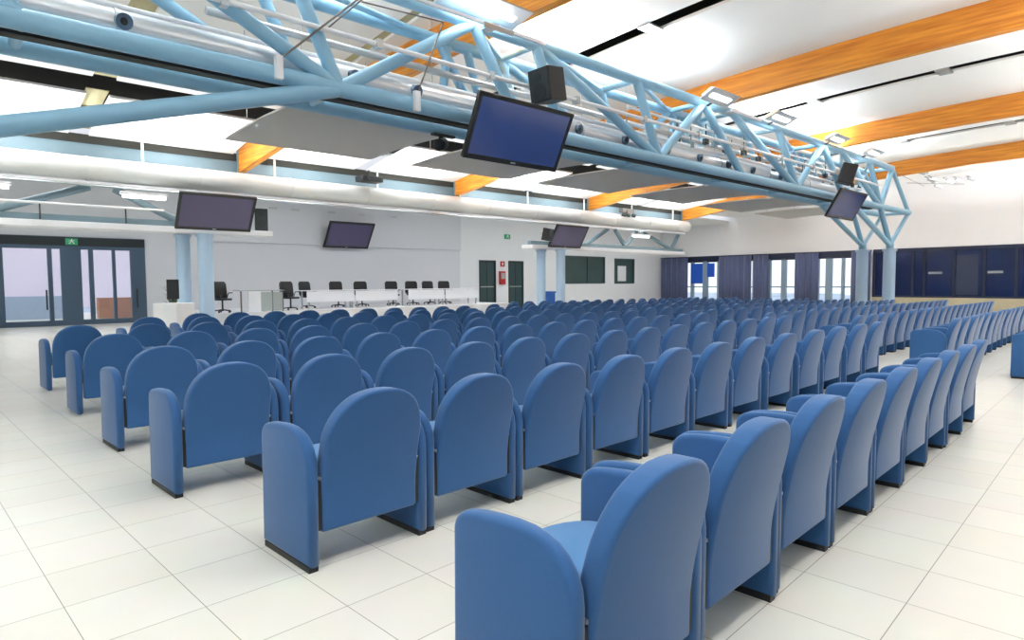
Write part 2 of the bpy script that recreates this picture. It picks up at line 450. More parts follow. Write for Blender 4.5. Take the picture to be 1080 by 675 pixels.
# ---- right wall: glazing and curtains between v 13.6 and 26.9, dark blue glazing 2.0..12.9
def rwin(n, v0, v1, bars, m, rail=True):
    w = bpy.data.objects.new('window_%d' % n, None); COL.objects.link(w); w.matrix_world = BM @ Matrix.Translation((UW, 0, 0)); w['kind'] = 'structure'
    G().box(-.02, .2, v0, v1, 2.72, 3.15).build('dark_header', M['navy_frame'], w); g = G(); g.box(0, .2, v0, v1, -.4, .15)
    for a, b in bars: g.box(-.02, .2, a, b, -.3, 2.8)
    if rail: g.box(.02, .1, v0, v1, .98, 1.06)
    g.build('window_frame', m, w)
    G().box(.1, .12, v0, v1, .15, 2.75).build('pane', M['glass'], w)
    return w
w = rwin(3, 13.6, 26.9, [(13.6, 13.8), (14.45, 14.6), (15.15, 15.5), (15.9, 16.0), (17.2, 17.35), (17.9, 18.2), (18.9, 19.1), (19.9, 20.1), (22.5, 22.65), (23.4, 23.75), (24.5, 24.7), (26.3, 26.5)], M['alu_light'])
G().box(-.04, .02, 23.75, 24.65, 1.25, 2.65).build('blue_panel', M['board'], w)
G().box(-.04, .02, 22.85, 23.38, 1.7, 2.65).build('blue_panel', M['board'], w)
w = bpy.data.objects.new('window_4', None); COL.objects.link(w); w.matrix_world = BM @ Matrix.Translation((UW, 0, 0)); w['kind'] = 'structure'
G().box(.04, .08, 2.0, 12.9, .45, 3.15).build('pane', M['navy'], w)
g = G().box(-.02, .1, 2.0, 12.9, 2.98, 3.15).box(-.02, .1, 2.0, 12.9, .45, .55)
for v in (12.85, 10.9, 10.35, 9.0, 7.7, 6.4, 5.1, 3.8, 2.5): g.box(-.02, .1, v-.06, v+.06, .5, 3.0)
g.build('window_frame', M['navy_frame'], w)
G().box(.02, .04, 7.95, 8.9, .6, 2.7).build('grey_leaf', mat('smoky grey glass', (.20, .23, .33), .15), w)
for v in (9.85, 7.25): G().box(-.005, .035, v-.32, v+.32, 1.72, 1.84).build('glint_bar', M['steel'], w)  # reflections of lights in the glazing, built as solid bars

# curtains
def curtain(v0, v1, z0, z1, label, folds):
    N = folds*10; vs = []; fs = []
    for i in range(N+1):
        t = i/N; v = v0+(v1-v0)*t
        a = math.sin(t*folds*2*math.pi)*.07+math.sin(t*folds*4.3+v0)*.03
        for z in (z0, z1): 
            k = 1 if z == z0 else .6
            vs.append((-.22+a*k, v, z))
    for i in range(N): fs.append((2*i, 2*i+2, 2*i+3, 2*i+1))
    g = G().add(vs, fs)
    t = bthing('curtain', label, 'curtain', UW, 0, 0, group='curtains of the right wall')
    ob = g.build('cloth', M['curtain'], t, smooth=True)
    s = ob.modifiers.new('thick', 'SOLIDIFY'); s.thickness = .012
    G().tube((-.22, v0-.05, z1+.02), (-.22, v1+.05, z1+.02), .025).build('curtain_rail', M['dgrey'], t)
curtain(24.8, 27.05, -.2, 3.08, 'slate violet curtain in the far corner beside the white wall', 5)
curtain(20.1, 22.4, -.2, 3.08, 'slate violet curtain right of the blue door panels', 5)
curtain(15.85, 17.25, -.2, 3.08, 'slate violet curtain between the two bright windows', 4)
curtain(12.95, 14.0, -.2, 3.08, 'narrow dark curtain beside the twin columns on the right', 3)
curtain(18.95, 19.95, -.2, 3.08, 'thin curtain just left of the bright window pair', 3)
o = G().box(UW+.3, UW+30, -12, VW+1, -.6, -.1).build('terrace', M['ground_out'], frame=True); o['kind'] = 'structure'; o['label'] = 'pale paving outside the right windows'

# ------------------------------------------------------------------ ceiling and beams
def zb(v): return 6.42-.0041*(v-3)**2          # underside of the beams
BD = .70
BU = [-9.6, -1.2, 7.4, 16.3, 24.75, 33.3]
def sweep(u0, u1, v0, v1, lo, hi, name, m, parent=None, n=26, struct=True):
    g = G(); vs = []
    for i in range(n+1):
        v = v0+(v1-v0)*i/n
        a, b = zb(v)+lo, zb(v)+hi
        vs += [(u0, v, a), (u1, v, a), (u1, v, b), (u0, v, b)]
    fs = [(0, 1, 2, 3), tuple(4*n+j for j in (3, 2, 1, 0))]
    for i in range(n):
        k = 4*i
        for j in range(4): fs.append((k+j, k+4+j, k+4+(j+1) % 4, k+(j+1) % 4))
    return g.add(vs, fs).build(name, m, parent, struct=struct, frame=parent is None)
def gsw(g, u0, u1, v0, v1, lo, hi, n=20):
    vs = []
    for i in range(n+1):
        v = v0+(v1-v0)*i/n; a, b = zb(v)+lo, zb(v)+hi
        vs += [(u0, v, a), (u1, v, a), (u1, v, b), (u0, v, b)]
    fs = [(0, 1, 2, 3), tuple(4*n+j for j in (3, 2, 1, 0))]
    for i in range(n):
        k = 4*i
        for j in range(4): fs.append((k+j, k+4+j, k+4+(j+1) % 4, k+(j+1) % 4))
    g.add(vs, fs)
CE = bpy.data.objects.new('ceiling', None); COL.objects.link(CE); CE.matrix_world = BM; CE['kind'] = 'structure'
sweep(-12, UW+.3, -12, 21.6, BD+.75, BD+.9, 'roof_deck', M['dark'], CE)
edges = BU + [UW+3.6]
for a, b in zip(edges[:-1], edges[1:]):
    mid = (a+b)/2 if b < 40 else 100
    for p, q in ((a+.13, min(mid-.24, UW)), (mid+.24, b-.13)):
        if p > UW: continue
        q = min(q, UW)
        sweep(p, q, -12, 17.55, BD-.02, BD+.04, 'ceiling_panel', M['ceil'], CE)
        sweep(p, q, 18.45, 21.45, BD-.10, BD-.04, 'ceiling_panel', M['ceil'], CE, n=8)
    if mid < 10:
        sweep(mid-.24, mid+.24, 9.5, 17.55, BD+.04, BD+.06, 'uplit_deck_strip', M['uplit'], CE)  # added strips; their olive carries the glow of the lit deck above
        sweep(mid-.24, mid+.24, 18.45, 21.3, BD+.04, BD+.06, 'uplit_deck_strip', M['uplit'], CE)
    if mid < UW:
        g = G()
        for v in (-1.5, 1.6, 4.9, 8.3, 12.5, 16.2, 19.6): g.box(mid-.27, mid+.27, v, v+.32, zb(v)+BD-.07, zb(v)+BD-.02)
        g.build('panel_clip', M['steel'], CE)
sweep(6.9, 8.4, -6, 14, BD+.045, BD+.06, 'uplit_deck_strip', M['uplit'], CE)  # same painted deck glow, beside the nearest beam
names = ['', '', 'orange laminated timber beam, nearest, crossing above the left half of the blue truss', 'orange laminated timber beam, second nearest, broad across the upper right', 'orange laminated timber beam, third, narrower on the right', 'orange laminated timber beam, farthest, beside the right wall']
for k, u in enumerate(BU):
    if k < 2: continue
    t = bthing('timber_beam', names[k], 'beam', group='timber roof beams')
    if k == 2: t.matrix_world = BM @ Matrix.Translation((7.5, 21.4, 0)) @ Matrix.Rotation(R_(3.6), 4, 'Z') @ Matrix.Translation((-7.4, -21.4, 0))
    sweep(u-.11, u+.11, -12, 21.35, 0, BD+.25, 'glulam', M['wood'], t, n=40, struct=False)
    G().box(u-.13, u+.13, 21.33, 21.42, zb(21.3)-.02, zb(21.3)+.9).build('end_shoe', M['pipe_dark'], t)

# ------------------------------------------------------------------ second truss line: duct, fascia, ledge, columns
V2 = 21.5
o = G().box(-7, 33.7, V2+.05, V2+.3, 4.85, 5.42).build('trim_2', M['pipe_dark'], struct=True, frame=True)   # blue grey fascia beam
o = G().box(-7, 33.7, V2-.02, V2+.3, 5.42, 5.66).build('slit_shade', M['dark'], struct=True, frame=True)  # dark strip put in for the shaded slit above the fascia
t = bthing('ventilation_duct', 'long white round ventilation duct running above the stage side columns', 'duct')
G().tube((-7, V2-.35, 4.66), (33.3, V2-.35, 4.66), .33, 28).build('duct_tube', M['duct_white'], t, smooth=True)
for i in range(14): G().ring((-5.5+i*2.9, V2-.35, 4.66), (1, 0, 0), .345, .05, 28).build('joint_ring', M['duct_white'], t, smooth=True)
G().tube((33.3, V2-.35, 4.66), (33.5, V2-.35, 4.66), .33, 28, .2).build('end_cap', M['duct_white'], t, smooth=True)
for i in range(10):
    u = -3.2+i*3.9; G().tube((u, V2-.35, 4.98), (u, V2-.35, 5.55), .035, 8).build('hanger', M['white'], t)
t = bthing('service_tray', 'pale grey flat tray running under the long white duct', 'tray')
G().box(-6.9, 33., V2-.5, V2+.03, 4.22, 4.29).build('tray', M['panel_light'] if 'panel_light' in M else M['white'], t)
G().tube((-6.9, V2-.5, 4.18), (33, V2-.5, 4.18), .03, 8).build('conduit', M['steel'], t)

def webs(t, pts, r, m, name='brace'):
    for a, b in pts: G().tube(a, b, r, 12).build(name, m, t, smooth=True)
t = bthing('lattice_girder', 'grey blue lattice girder under the duct at left, above the glazed entrance', 'truss', group='lattice girders beside the stage')
webs(t, [((1.0, V2, 3.35), (3.3, V2, 4.2)), ((3.9, V2, 4.2), (5.9, V2, 3.2)), ((-1, V2, 4.2), (1.0, V2, 3.35))], .11, M['pipe_dark'])
G().box(-7, 7.3, V2-.1, V2+.1, 3.18, 3.36).build('bottom_chord', M['pipe_dark'], t)
G().tube((-7, V2-.4, 3.62), (5.1, V2-.4, 3.62), .035, 8).build('handrail', M['white'], t, smooth=True)
for u in (-3, -.6, 1.9, 3.9): G().tube((u+.2, V2-.4, 3.18), (u+.2, V2-.4, 3.62), .02, 8).build('post', M['dgrey'], t)
G().box(-7, 8.42, V2-.25, V2+.5, 3.0, 3.18).build('ledge', M['white'], t, bevel=.02)
t = bthing('lattice_girder', 'grey blue lattice girder under the duct at right, beside the far corner', 'truss', group='lattice girders beside the stage')
webs(t, [((24.6, V2, 3.3), (26.4, V2, 4.2)), ((27.0, V2, 4.2), (27.9, V2, 3.3)), ((27.9, V2, 3.3), (28.9, V2, 4.2)), ((29.4, V2, 4.2), (32.3, V2, 3.3)), ((32.3, V2, 3.3), (33.0, V2, 4.2))], .11, M['pipe_dark'])
G().box(20.6, 33.4, V2-.1, V2+.1, 3.18, 3.36).build('bottom_chord', M['pipe_dark'], t)
G().box(20.6, 33.4, V2-.25, V2+.5, 3.0, 3.18).build('ledge', M['white'], t, bevel=.02)

def column(u, v, z1, r, label, group):
    t = bthing('column', label, 'column', u, v, 0, group=group)
    G().tube((0, 0, -.0085*u-.0), (0, 0, z1), r, 28).build('shaft', M['pipe_pale'], t, smooth=True)
    G().tube((0, 0, z1-.02), (0, 0, z1+.06), r*1.2, 28).build('cap_plate', M['pipe_pale'], t, smooth=True)
    G().tube((0, 0, -.0085*u), (0, 0, -.0085*u+.05), r*1.25, 28).build('base_plate', M['pipe_pale'], t, smooth=True)
column(5.78, V2+.35, 2.92, .21, 'pale blue round column, rear left of the pair below the left screen', 'twin columns left of the stage')
column(6.25, V2-.3, 2.92, .22, 'pale blue round column, front right of the pair below the left screen', 'twin columns left of the stage')
column(21.75, V2+.35, 2.92, .22, 'pale blue round column, left of the pair beside the dark doors', 'twin columns right of the stage')
column(22.45, V2-.3, 2.92, .22, 'pale blue round column, right of the pair nearest the interior windows', 'twin columns right of the stage')

# ------------------------------------------------------------------ main blue truss
VF, VB = 9.0, 10.05
ZL, ZU = 4.36, 6.02
s_ = .921
def U(x): return x*s_
t = bthing('roof_truss', 'large pale blue tubular steel truss spanning above all the chairs', 'truss')
def tb(name, a, b, r, m=M['pipe'], par=None, n=18): return G().tube(a, b, r, n).build(name, m, par or t, smooth=True)
UE = 29.5; UM1 = 28.2; UM2 = 31.8; ZK = 2.86; US = -6
for v in (VF, VB):
    tb('lower_chord', (US, v, ZL), (UM2, v, ZL), .125)
    tb('upper_chord', (US, v, ZU), (UE, v, ZU), .115)
Ns = [U(-3.2), U(5.05), U(14.06), U(22.3)]
U1s = [U(-.6), U(7.9), U(16.2), U(24.4)]
Vs = [U(.9), U(9.15), U(18.5), U(26.6)]
U2s = [U(1.3), U(9.6), U(17.8), U(26.2)]
U3s = [U(4.2), U(13.1), U(20.8), 26.9]
Nn = [U(5.05), U(14.06), U(22.3), UM1]
for v, rr in ((VF, .105), (VB, .095)):
    for i in range(4):
        for a, b in (((Ns[i], v, ZL), (U1s[i], v, ZU)), ((U1s[i], v, ZU), (Vs[i], v, ZL)), ((U2s[i], v, ZU), (Nn[i], v, ZL)), ((U3s[i], v, ZU), (Nn[i], v, ZL))):
            tb('web_tube', a, b, rr, n=14)
    tb('web_tube', (U2s[1], v, ZU), (U(10.4), v, ZL), rr, n=14)
    tb('web_tube', (UE, v, ZU), (UM1, v, ZL), rr, n=14)
    tb('web_tube', (UE, v, ZU), (UM2, v, ZL), rr*.8, n=14)
    tb('web_tube', (UM2, v, ZL), (UE, v, ZK), rr*.8, n=14)
    tb('web_tube', (UM1, v, ZL), (UE, v, ZK), rr, n=14)
    tb('knee_tube', (25.0, v, ZL-.05), (UE, v, ZK), rr, n=14)
tb('knee_tube', (U(5.0), VF, ZL-.02), (-.4, VF, ZK), .12)
tb('knee_tube', (-.4, VF, ZK), (-.4, VF, ZL), .1)
zz = sorted(U1s+U2s+[U3s[1], U3s[2], U3s[3], UE])
for k in range(-1, 3):
    b0 = 7.65*k
    for a_, c_ in ((7.5, 7.25), (7.95, 8.5), (9.0, 8.75)):
        if b0+a_ < 28: tb('web_tube', (b0+a_, VB, ZU), (b0+c_, VB, ZL), .085, n=12)
for i, u in enumerate(zz):
    tb('cross_tube', (u, VF, ZU), (u, VB, ZU), .07, n=12)
for a, b in zip(zz[:-1], zz[1:]):
    if b-a > .9: tb('cross_tube', (a, VF, ZU), (b, VB, ZU), .055, n=12)
for u in [n for n in Nn]+Vs+[UM2]: tb('cross_tube', (u, VF, ZL), (u, VB, ZL), .07, n=12)
for v in (VF, VB):
    tb('bearing', (UE, v, 2.72), (UE, v, 2.92), .15)

column(29.5, VF, 2.64, .23, 'pale blue round column, right of the pair carrying the truss end', 'twin columns at the truss end')
column(29.5, VB, 2.64, .23, 'pale blue round column, left of the pair carrying the truss end', 'twin columns at the truss end')

# silver duct with jet nozzles inside the truss
t = bthing('jet_duct', 'silver round duct with dark jet nozzles lying inside the blue truss', 'duct')
DV, DZ = 9.42, ZL+.32
G().tube((US, DV, DZ), (26.5, DV, DZ), .2, 24).build('duct_tube', M['duct'], t, smooth=True)
for i in range(11): G().ring((-4+i*2.9, DV, DZ), (1, 0, 0), .212, .04, 24).build('joint_ring', M['steel'], t, smooth=True)
for u in [1.84, 5.0, 6.17, 8.9, 10.3, 11.9, 13.6, 15.1, 16.6, 18.0, 19.8]:
    n = G().tube((u, DV-.13, DZ+.02), (u+.02, DV-.27, DZ-.02), .085, 16, .10).build('jet_nozzle', M['alu'], t, smooth=True)
    G().tube((u+.01, DV-.268, DZ-.02), (u+.02, DV-.285, DZ-.025), .045, 12).build('outlet', M['ink'], n)

def bo(px_b):  return px_b
# white rails and conduits on the truss
t = bthing('lighting_rail', 'thin white rail running along the middle of the blue truss', 'rail')
G().tube((US, 8.84, 5.12), (27.5, 8.84, 5.12), .04, 12).build('rail_tube', M['white'], t, smooth=True)
for i in range(13): G().box(-4+i*2.3, -3.9+i*2.3, 8.78, 8.92, 5.05, 5.19).build('clamp', M['steel'], t)
t = bthing('cable_tray', 'dark cable tray below the lower tubes of the blue truss', 'tray')
G().box(US, 28, 9.22, 9.42, ZL-.10, ZL-.06).box(US, 28, 9.22, 9.24, ZL-.10, ZL+.0).box(US, 28, 9.40, 9.42, ZL-.10, ZL+.0).build('tray', M['dgrey'], t)
t = bthing('panel_rail', 'pale blue edge rail holding the grey acoustic panels under the truss', 'rail')
G().tube((U(5.2), VB+.3, ZL+.03), (27.5, VB+.3, ZL+.03), .035, 10).build('rail_tube', M['pipe'], t, smooth=True)
for i in range(10): G().box(4.9+i*2.35, 5.0+i*2.35, VB+.12, VB+.36, ZL-.02, ZL+.09).build('bracket', M['dgrey'], t)
# clutter of small fittings along the truss interior, right half
t = bthing('cable_run', 'bundle of pipes and cables inside the far half of the blue truss', 'pipes')
for k, (v, z, r, a, b) in enumerate([(9.3, 4.95, .05, 10, 27), (9.75, 5.3, .06, 3, 27), (9.65, 5.0, .045, -6, 26), (9.8, 4.75, .09, 12, 27), (9.2, 5.45, .03, 12, 27)]):
    G().tube((a, v, z), (b, v, z), r, 10).build('pipe', M['steel'] if k % 2 else M['white'], t, smooth=True)
for i in range(26):
    u = 12.5+i*.58
    p = G(); v = 9.15+random.random()*.5; z = 4.98+random.random()*.2
    p.tube((u, v, z), (u, v, z+.45), .018, 6).box(u-.07, u+.07, v-.06, v+.06, z-.08, z+.06)
    p.build('spot_fitting', M['dgrey'] if i % 2 else M['pipe_dark'], t)

# flood lights on the truss
def flood(u, v, z, tilt, label, L=1.5, Wd=.34):
    t = thing('flood_light', label, 'lamp', BM @ Matrix.Translation((u, v, z)) @ Matrix.Rotation(tilt, 4, 'X'), 'flood lights on the truss')
    G().box(-L/2, L/2, -Wd/2, Wd/2, 0, .09).build('housing', M['steel'], t, bevel=.02)
    G().box(-L/2-.05, L/2+.05, -Wd/2-.06, Wd/2+.06, -.012, .004).build('reflector', M['duct'], t)
    G().box(-L/2+.15, L/2-.15, -.07, .07, -.03, -.012).build('tube_lens', M['lamp'], t, bevel=.01)
    G().box(-.04, .04, Wd/2-.02, Wd/2+.22, .02, .05).build('bracket', M['dgrey'], t)
flood(7.3, 8.70, 6.2, R_(-14), 'lit flood lamp above the truss at the top centre of the photo', 1.7, .5)
flood(14.9, 8.5, 6.05, R_(-25), 'flood lamp on the truss in front of the second nearest timber beam', 1.2)
flood(18.3, 8.5, 6.1, R_(-20), 'flood lamp on the truss just right of the second nearest timber beam', 1.2)
flood(22.4, 8.5, 6.1, R_(-20), 'flood lamp on the truss where the third timber beam crosses', 1.1)
flood(25.8, 8.5, 6.1, R_(-20), 'flood lamp on the truss nearest its far end', 1.1)
t = bthing('batten_lamp', 'slim white batten lamp slanting along the truss front, top centre', 'lamp')
G().box(5.3, 8.75, 8.64, 8.69, 5.90, 5.95).build('housing', M['white'], t)
G().box(7.2, 7.9, 8.60, 8.62, 5.83, 5.92).box(7.4, 7.6, 8.66, 8.98, 5.92, 5.98).build('clamp', M['steel'], t)
t = bthing('batten_lamp', 'slim white batten lamp on the upper truss tube near the second nearest beam', 'lamp')
G().box(15.75, 17.4, 8.64, 8.69, 5.90, 5.95).build('housing', M['white'], t)
G().box(15.9, 16.1, 8.66, 8.98, 5.92, 5.98).build('clamp', M['steel'], t)

# tie rods and clamps at the near end of the truss
t = bthing('tie_rods', 'thin steel tie rods with white clamps at the near end of truss', 'rods')
A = (3.66, 8.83, 4.52); Bp = (4.95, 8.7, 5.75); Cc = (6.4, 8.7, 5.72); Dd = (5.95, 8.83, 4.48)
G().tube(A, Bp, .016, 8).build('rod', M['rod'], t); G().tube((4.9, 8.7, 5.62), Cc, .012, 8).build('rod', M['rod'], t); G().tube(Cc, Dd, .014, 8).build('rod', M['rod'], t)
G().tube((5.0, 8.7, 5.75), (4.6, 9.4, 5.3), .012, 8).build('rod', M['rod'], t)
for c in (A, Dd): G().box(c[0]-.05, c[0]+.05, 8.80, 8.88, c[2]-.26, c[2]+.06).build('clamp', M['white'], t)

# acoustic panels
labels = ['grey perforated acoustic panel nearest the camera, left of centre', 'grey perforated acoustic panel behind the large near screen', 'grey perforated acoustic panel third along the truss', 'grey perforated acoustic panel fourth along the truss', 'grey perforated acoustic panel fifth along the truss', 'grey perforated acoustic panel farthest, beside the distant truss screen']
for i in range(6):
    u0 = 4.62+i*4.62; u1 = u0+3.42
    t = bthing('acoustic_panel', labels[i], 'panel', u0, VB+.45, ZL, group='grey acoustic panels hung beside the truss')
    N = 8; vs = []; fs = []
    for k in range(N+1):
        y = 3.55*k/N; z = .09+.05*math.sin(k/N*math.pi)
        vs += [(0, y, z), (3.42, y, z), (3.42, y, z+.035), (0, y, z+.035)]
    fs = [(0, 1, 2, 3), tuple(4*N+j for j in (3, 2, 1, 0))]
    for k in range(N):
        for j in range(4): fs.append((4*k+j, 4*k+4+j, 4*k+4+(j+1) % 4, 4*k+(j+1) % 4))
    G().add(vs, fs).build('panel_sheet', M['panel'], t, smooth=True)
    for xx in (.3, 3.1):
        for yy in (.4, 3.1): G().tube((xx, yy, .15), (xx, yy, .15+zb(VB+.4+yy)+BD-ZL-.15), .008, 6).build('hanging_wire', M['steel'], t)

# ------------------------------------------------------------------ screens
def tv(u0, u1, vt, vb, zt, zb_, label, m, group, logo=False):
    """tilted flat screen: top edge at (vt, zt), bottom edge at (vb, zb_)"""
    w = u1-u0; h = math.hypot(vb-vt, zt-zb_); a = math.atan2(vb-vt, zt-zb_)
    mw = BM @ Matrix.Translation(((u0+u1)/2, vb, zb_)) @ Matrix.Rotation(a, 4, 'X')
    t = thing('flat_screen', label, 'screen', mw, group)
    G().box(-w/2, w/2, 0, .07, 0, h).build('housing', M['black'], t, bevel=.012)
    b = .055*h+.01
    G().box(-w/2+b, w/2-b, -.006, .001, b*1.2, h-b).build('screen', m, t)
    fr = G().box(-w/2, w/2, -.012, 0, 0, b*1.2).box(-w/2, w/2, -.012, 0, h-b, h).box(-w/2, -w/2+b, -.012, 0, b*1.2, h-b).box(w/2-b, w/2, -.012, 0, b*1.2, h-b)
    fr.build('bezel', M['black'], t)
    G().box(-.05*w/2, .05*w/2, -.016, -.011, b*.4, b*.75).build('badge', M['steel'], t)
    G().box(-.22, .22, .07, .17, h*.3, h*.7).box(-.04, .04, .15, .25, h*.45, h*.55).build('wall_bracket', M['dgrey'], t)
    return t
tv(U(7.32), U(7.32)+2.28, 8.16, 8.66, 4.56, 3.55, 'large flat screen with blue sheen hung on the near truss, top centre', M['screen'], 'hanging flat screens')
tv(22.0, 24.35, 8.16, 8.66, 4.42, 3.53, 'small looking distant flat screen at the far end of the truss', M['screen'], 'hanging flat screens')
tv(5.36, 7.6, 20.35, 21.05, 4.13, 3.10, 'flat screen mounted above the left twin columns', M['screen2'], 'hanging flat screens')
tv(12.95, 15.2, 26.2, 26.95, 4.16, 3.05, 'flat screen on the back wall above the row of stage tables', M['screen2'], 'hanging flat screens')
tv(21.5, 23.75, 20.5, 21.1, 4.1, 3.08, 'flat screen mounted above the columns near the dark doors', M['screen2'], 'hanging flat screens')

def speaker(u, v, z, w, d_, h, rz, rx, label):
    mw = BM @ Matrix.Translation((u, v, z)) @ Matrix.Rotation(rz, 4, 'Z') @ Matrix.Rotation(rx, 4, 'X')
    t = thing('loudspeaker', label, 'loudspeaker', mw, 'black loudspeakers')
    G().prism([(-w/2, -d_/2), (w/2, -d_/2), (w*.36, d_/2), (-w*.36, d_/2)], 0, h, 'z').build('cabinet', M['black'], t, bevel=.015)
    g = G().box(-w/2+.03, w/2-.03, -d_/2-.012, -d_/2+.004, .03, h-.03); g.build('grille', M['dgrey'], t)
    g = G(); g.tube((0, -d_/2-.01, h*.30), (0, -d_/2-.022, h*.30), w*.3, 24).tube((0, -d_/2-.01, h*.74), (0, -d_/2-.022, h*.74), w*.14, 20)
    g.build('driver', M['ink'], t)
    G().box(-.04, .04, d_/2-.02, d_/2+.14, h*.4, h*.6).build('bracket', M['steel'], t)
speaker(8.68, 8.44, 4.78, .54, .50, .60, R_(-90), R_(10), 'black loudspeaker perched above the large near screen')
speaker(22.75, 8.4, 4.66, .55, .45, .66, R_(30), R_(16), 'black loudspeaker above the distant truss screen')
speaker(8.12, 21.52, 3.183, .42, .35, .74, R_(-10), 0, 'black loudspeaker right of the screen above the left columns')
speaker(21.15, 20.9, 3.35, .45, .4, .58, R_(20), R_(12), 'black loudspeaker left of the screen near the dark doors')

t = bthing('projector', 'black projector hung under the roof edge left of centre', 'projector', 11.7, V2-.95, 5.05)
G().box(-.42, .42, -.3, .25, 0, .2).build('housing', M['black'], t, bevel=.03)
G().tube((-.15, -.3, .1), (-.15, -.36, .1), .08, 18).build('lens', M['ink'], t)
G().tube((0, 0, .2), (0, 0, .42), .04, 10).build('mount', M['dgrey'], t)
t = bthing('dome_camera', 'dark spotlight gadget hung beside the truss left of the near screen', 'camera', 7.2, 9.9, 3.98)
G().tube((-.15, -.12, .0), (.12, .1, .1), .11, 18).build('body', M['dgrey'], t, bevel=.01, smooth=True)
G().tube((-.15, -.12, .0), (-.2, -.17, -.02), .09, 18).build('lens', M['ink'], t)
G().box(-.03, .03, -.02, .04, .08, .24).box(-.2, .3, -.05, .05, .2, .24).build('bracket', M['dgrey'], t)
t = bthing('wall_device', 'cluster of small fittings above the white duct near the far corner', 'device', 27.2, V2-.6, 5.0)
G().box(-.5, .5, -.15, .1, .05, .25).box(-.2, .1, -.25, -.1, -.02, .18).build('bar', M['rod'], t)
for x in (-.45, -.1, .35): G().tube((x, -.1, -.05), (x+.05, -.28, -.12), .09, 12).build('spot', M['dgrey'], t)

# fluorescent lamps near the lattice girders
def fluo(u, v, z, L, label):
    t = bthing('tube_lamp', label, 'lamp', u, v, z, group='tube lamps below the duct')
    G().box(-L/2, L/2, -.12, .12, .06, .14).build('housing', M['white'], t)
    G().tube((-L/2+.05, -.0, .02), (L/2-.05, 0, .02), .055, 12).build('tube', M['lamp'], t, smooth=True)
fluo(4.55, 20.9, 3.93, 1.2, 'lit tube lamp left of the left screen')
fluo(.9, 20.9, 3.93, 1.2, 'lit tube lamp cut by the left edge of the photo')
fluo(28.5, 20.9, 3.85, 1.5, 'lit tube lamp under the duct near the far corner')

# wire light cluster at the far right
t = bthing('wire_lamp', 'cluster of small silver spotlights on cables near the right wall', 'lamp', 35.0, 9.3, 6.25)
g = G()
g.tube((-5.4, -.2, -.25), (4.6, 1.2, .2), .012, 6).tube((-5.6, -.9, -.9), (4.6, -.6, .1), .012, 6)
g.build('cable', M['rod'], t)
for (x, y, z, a) in ((-1.2, -.2, .25, .3), (-.2, .2, .35, .1), (-1.3, -.5, -.2, .5), (-.2, -.5, -.35, -.2), (.4, -.8, -.1, .2), (1.2, -1.0, -.0, .4), (2.1, -1.3, .1, .7), (.0, -.3, .0, 0)):
    b = G().box(x-.35, x+.35, y-.05, y+.05, z, z+.05).tube((x, y, z-.06), (x+.25*math.cos(a), y-.2, z-.14), .07, 12)
    b.build('spot', M['steel'], t)

# ------------------------------------------------------------------ stage
PZ = .42
G().box(6.75, 20.4, 22.45, VW-.02, -.2, PZ).build('stage_platform', M['wall'], frame=True)
o = bpy.data.objects['stage_platform']; tag(o, 'low pale stage platform under the speaker tables, along back wall', 'stage')
def table(u0, u1, v, label, hasfront=True, z=PZ):
    t = bthing('conference_table', label, 'table', (u0+u1)/2, v, z, group='white tables on the stage')
    w = (u1-u0)/2
    G().box(-w, w, -.35, .38, .70, .73).build('table_top', M['table'], t, bevel=.006)
    if hasfront: G().box(-w+.02, w-.02, -.33, -.31, .27, .69).build('front_panel', M['table'], t)
    for x in (-w+.08, w-.12):
        for y in (-.28, .3): G().box(x, x+.045, y-.02, y+.025, 0, .70).build('leg', M['steel'], t)
table(10.45, 12.5, 23.6, 'white table with front panel, left one of the four joined stage tables')
table(12.52, 14.55, 23.6, 'white table with front panel, second from left of the joined stage tables')
table(15.05, 17.0, 23.6, 'white table with front panel, right of the black gap on stage')
table(17.02, 18.95, 23.6, 'white table with front panel, rightmost on the stage')
t = bthing('side_table', 'grey side table with frosted panels and white post, left on the stage', 'table', 8.6, 23.0, 0)
G().box(-.85, .75, -.35, .35, 1.16, 1.19).build('table_top', M['greyglass'], t)
G().box(-.55, -.12, -.36, -.30, PZ, 1.15).build('white_post', M['table'], t)
G().box(-.1, .7, -.30, -.28, .45, 1.12).build('frosted_panel', M['greyglass'], t)
for x in (-.8, .3, .68): G().box(x, x+.04, -.30, -.26, PZ, 1.16).build('leg', M['rod'], t)
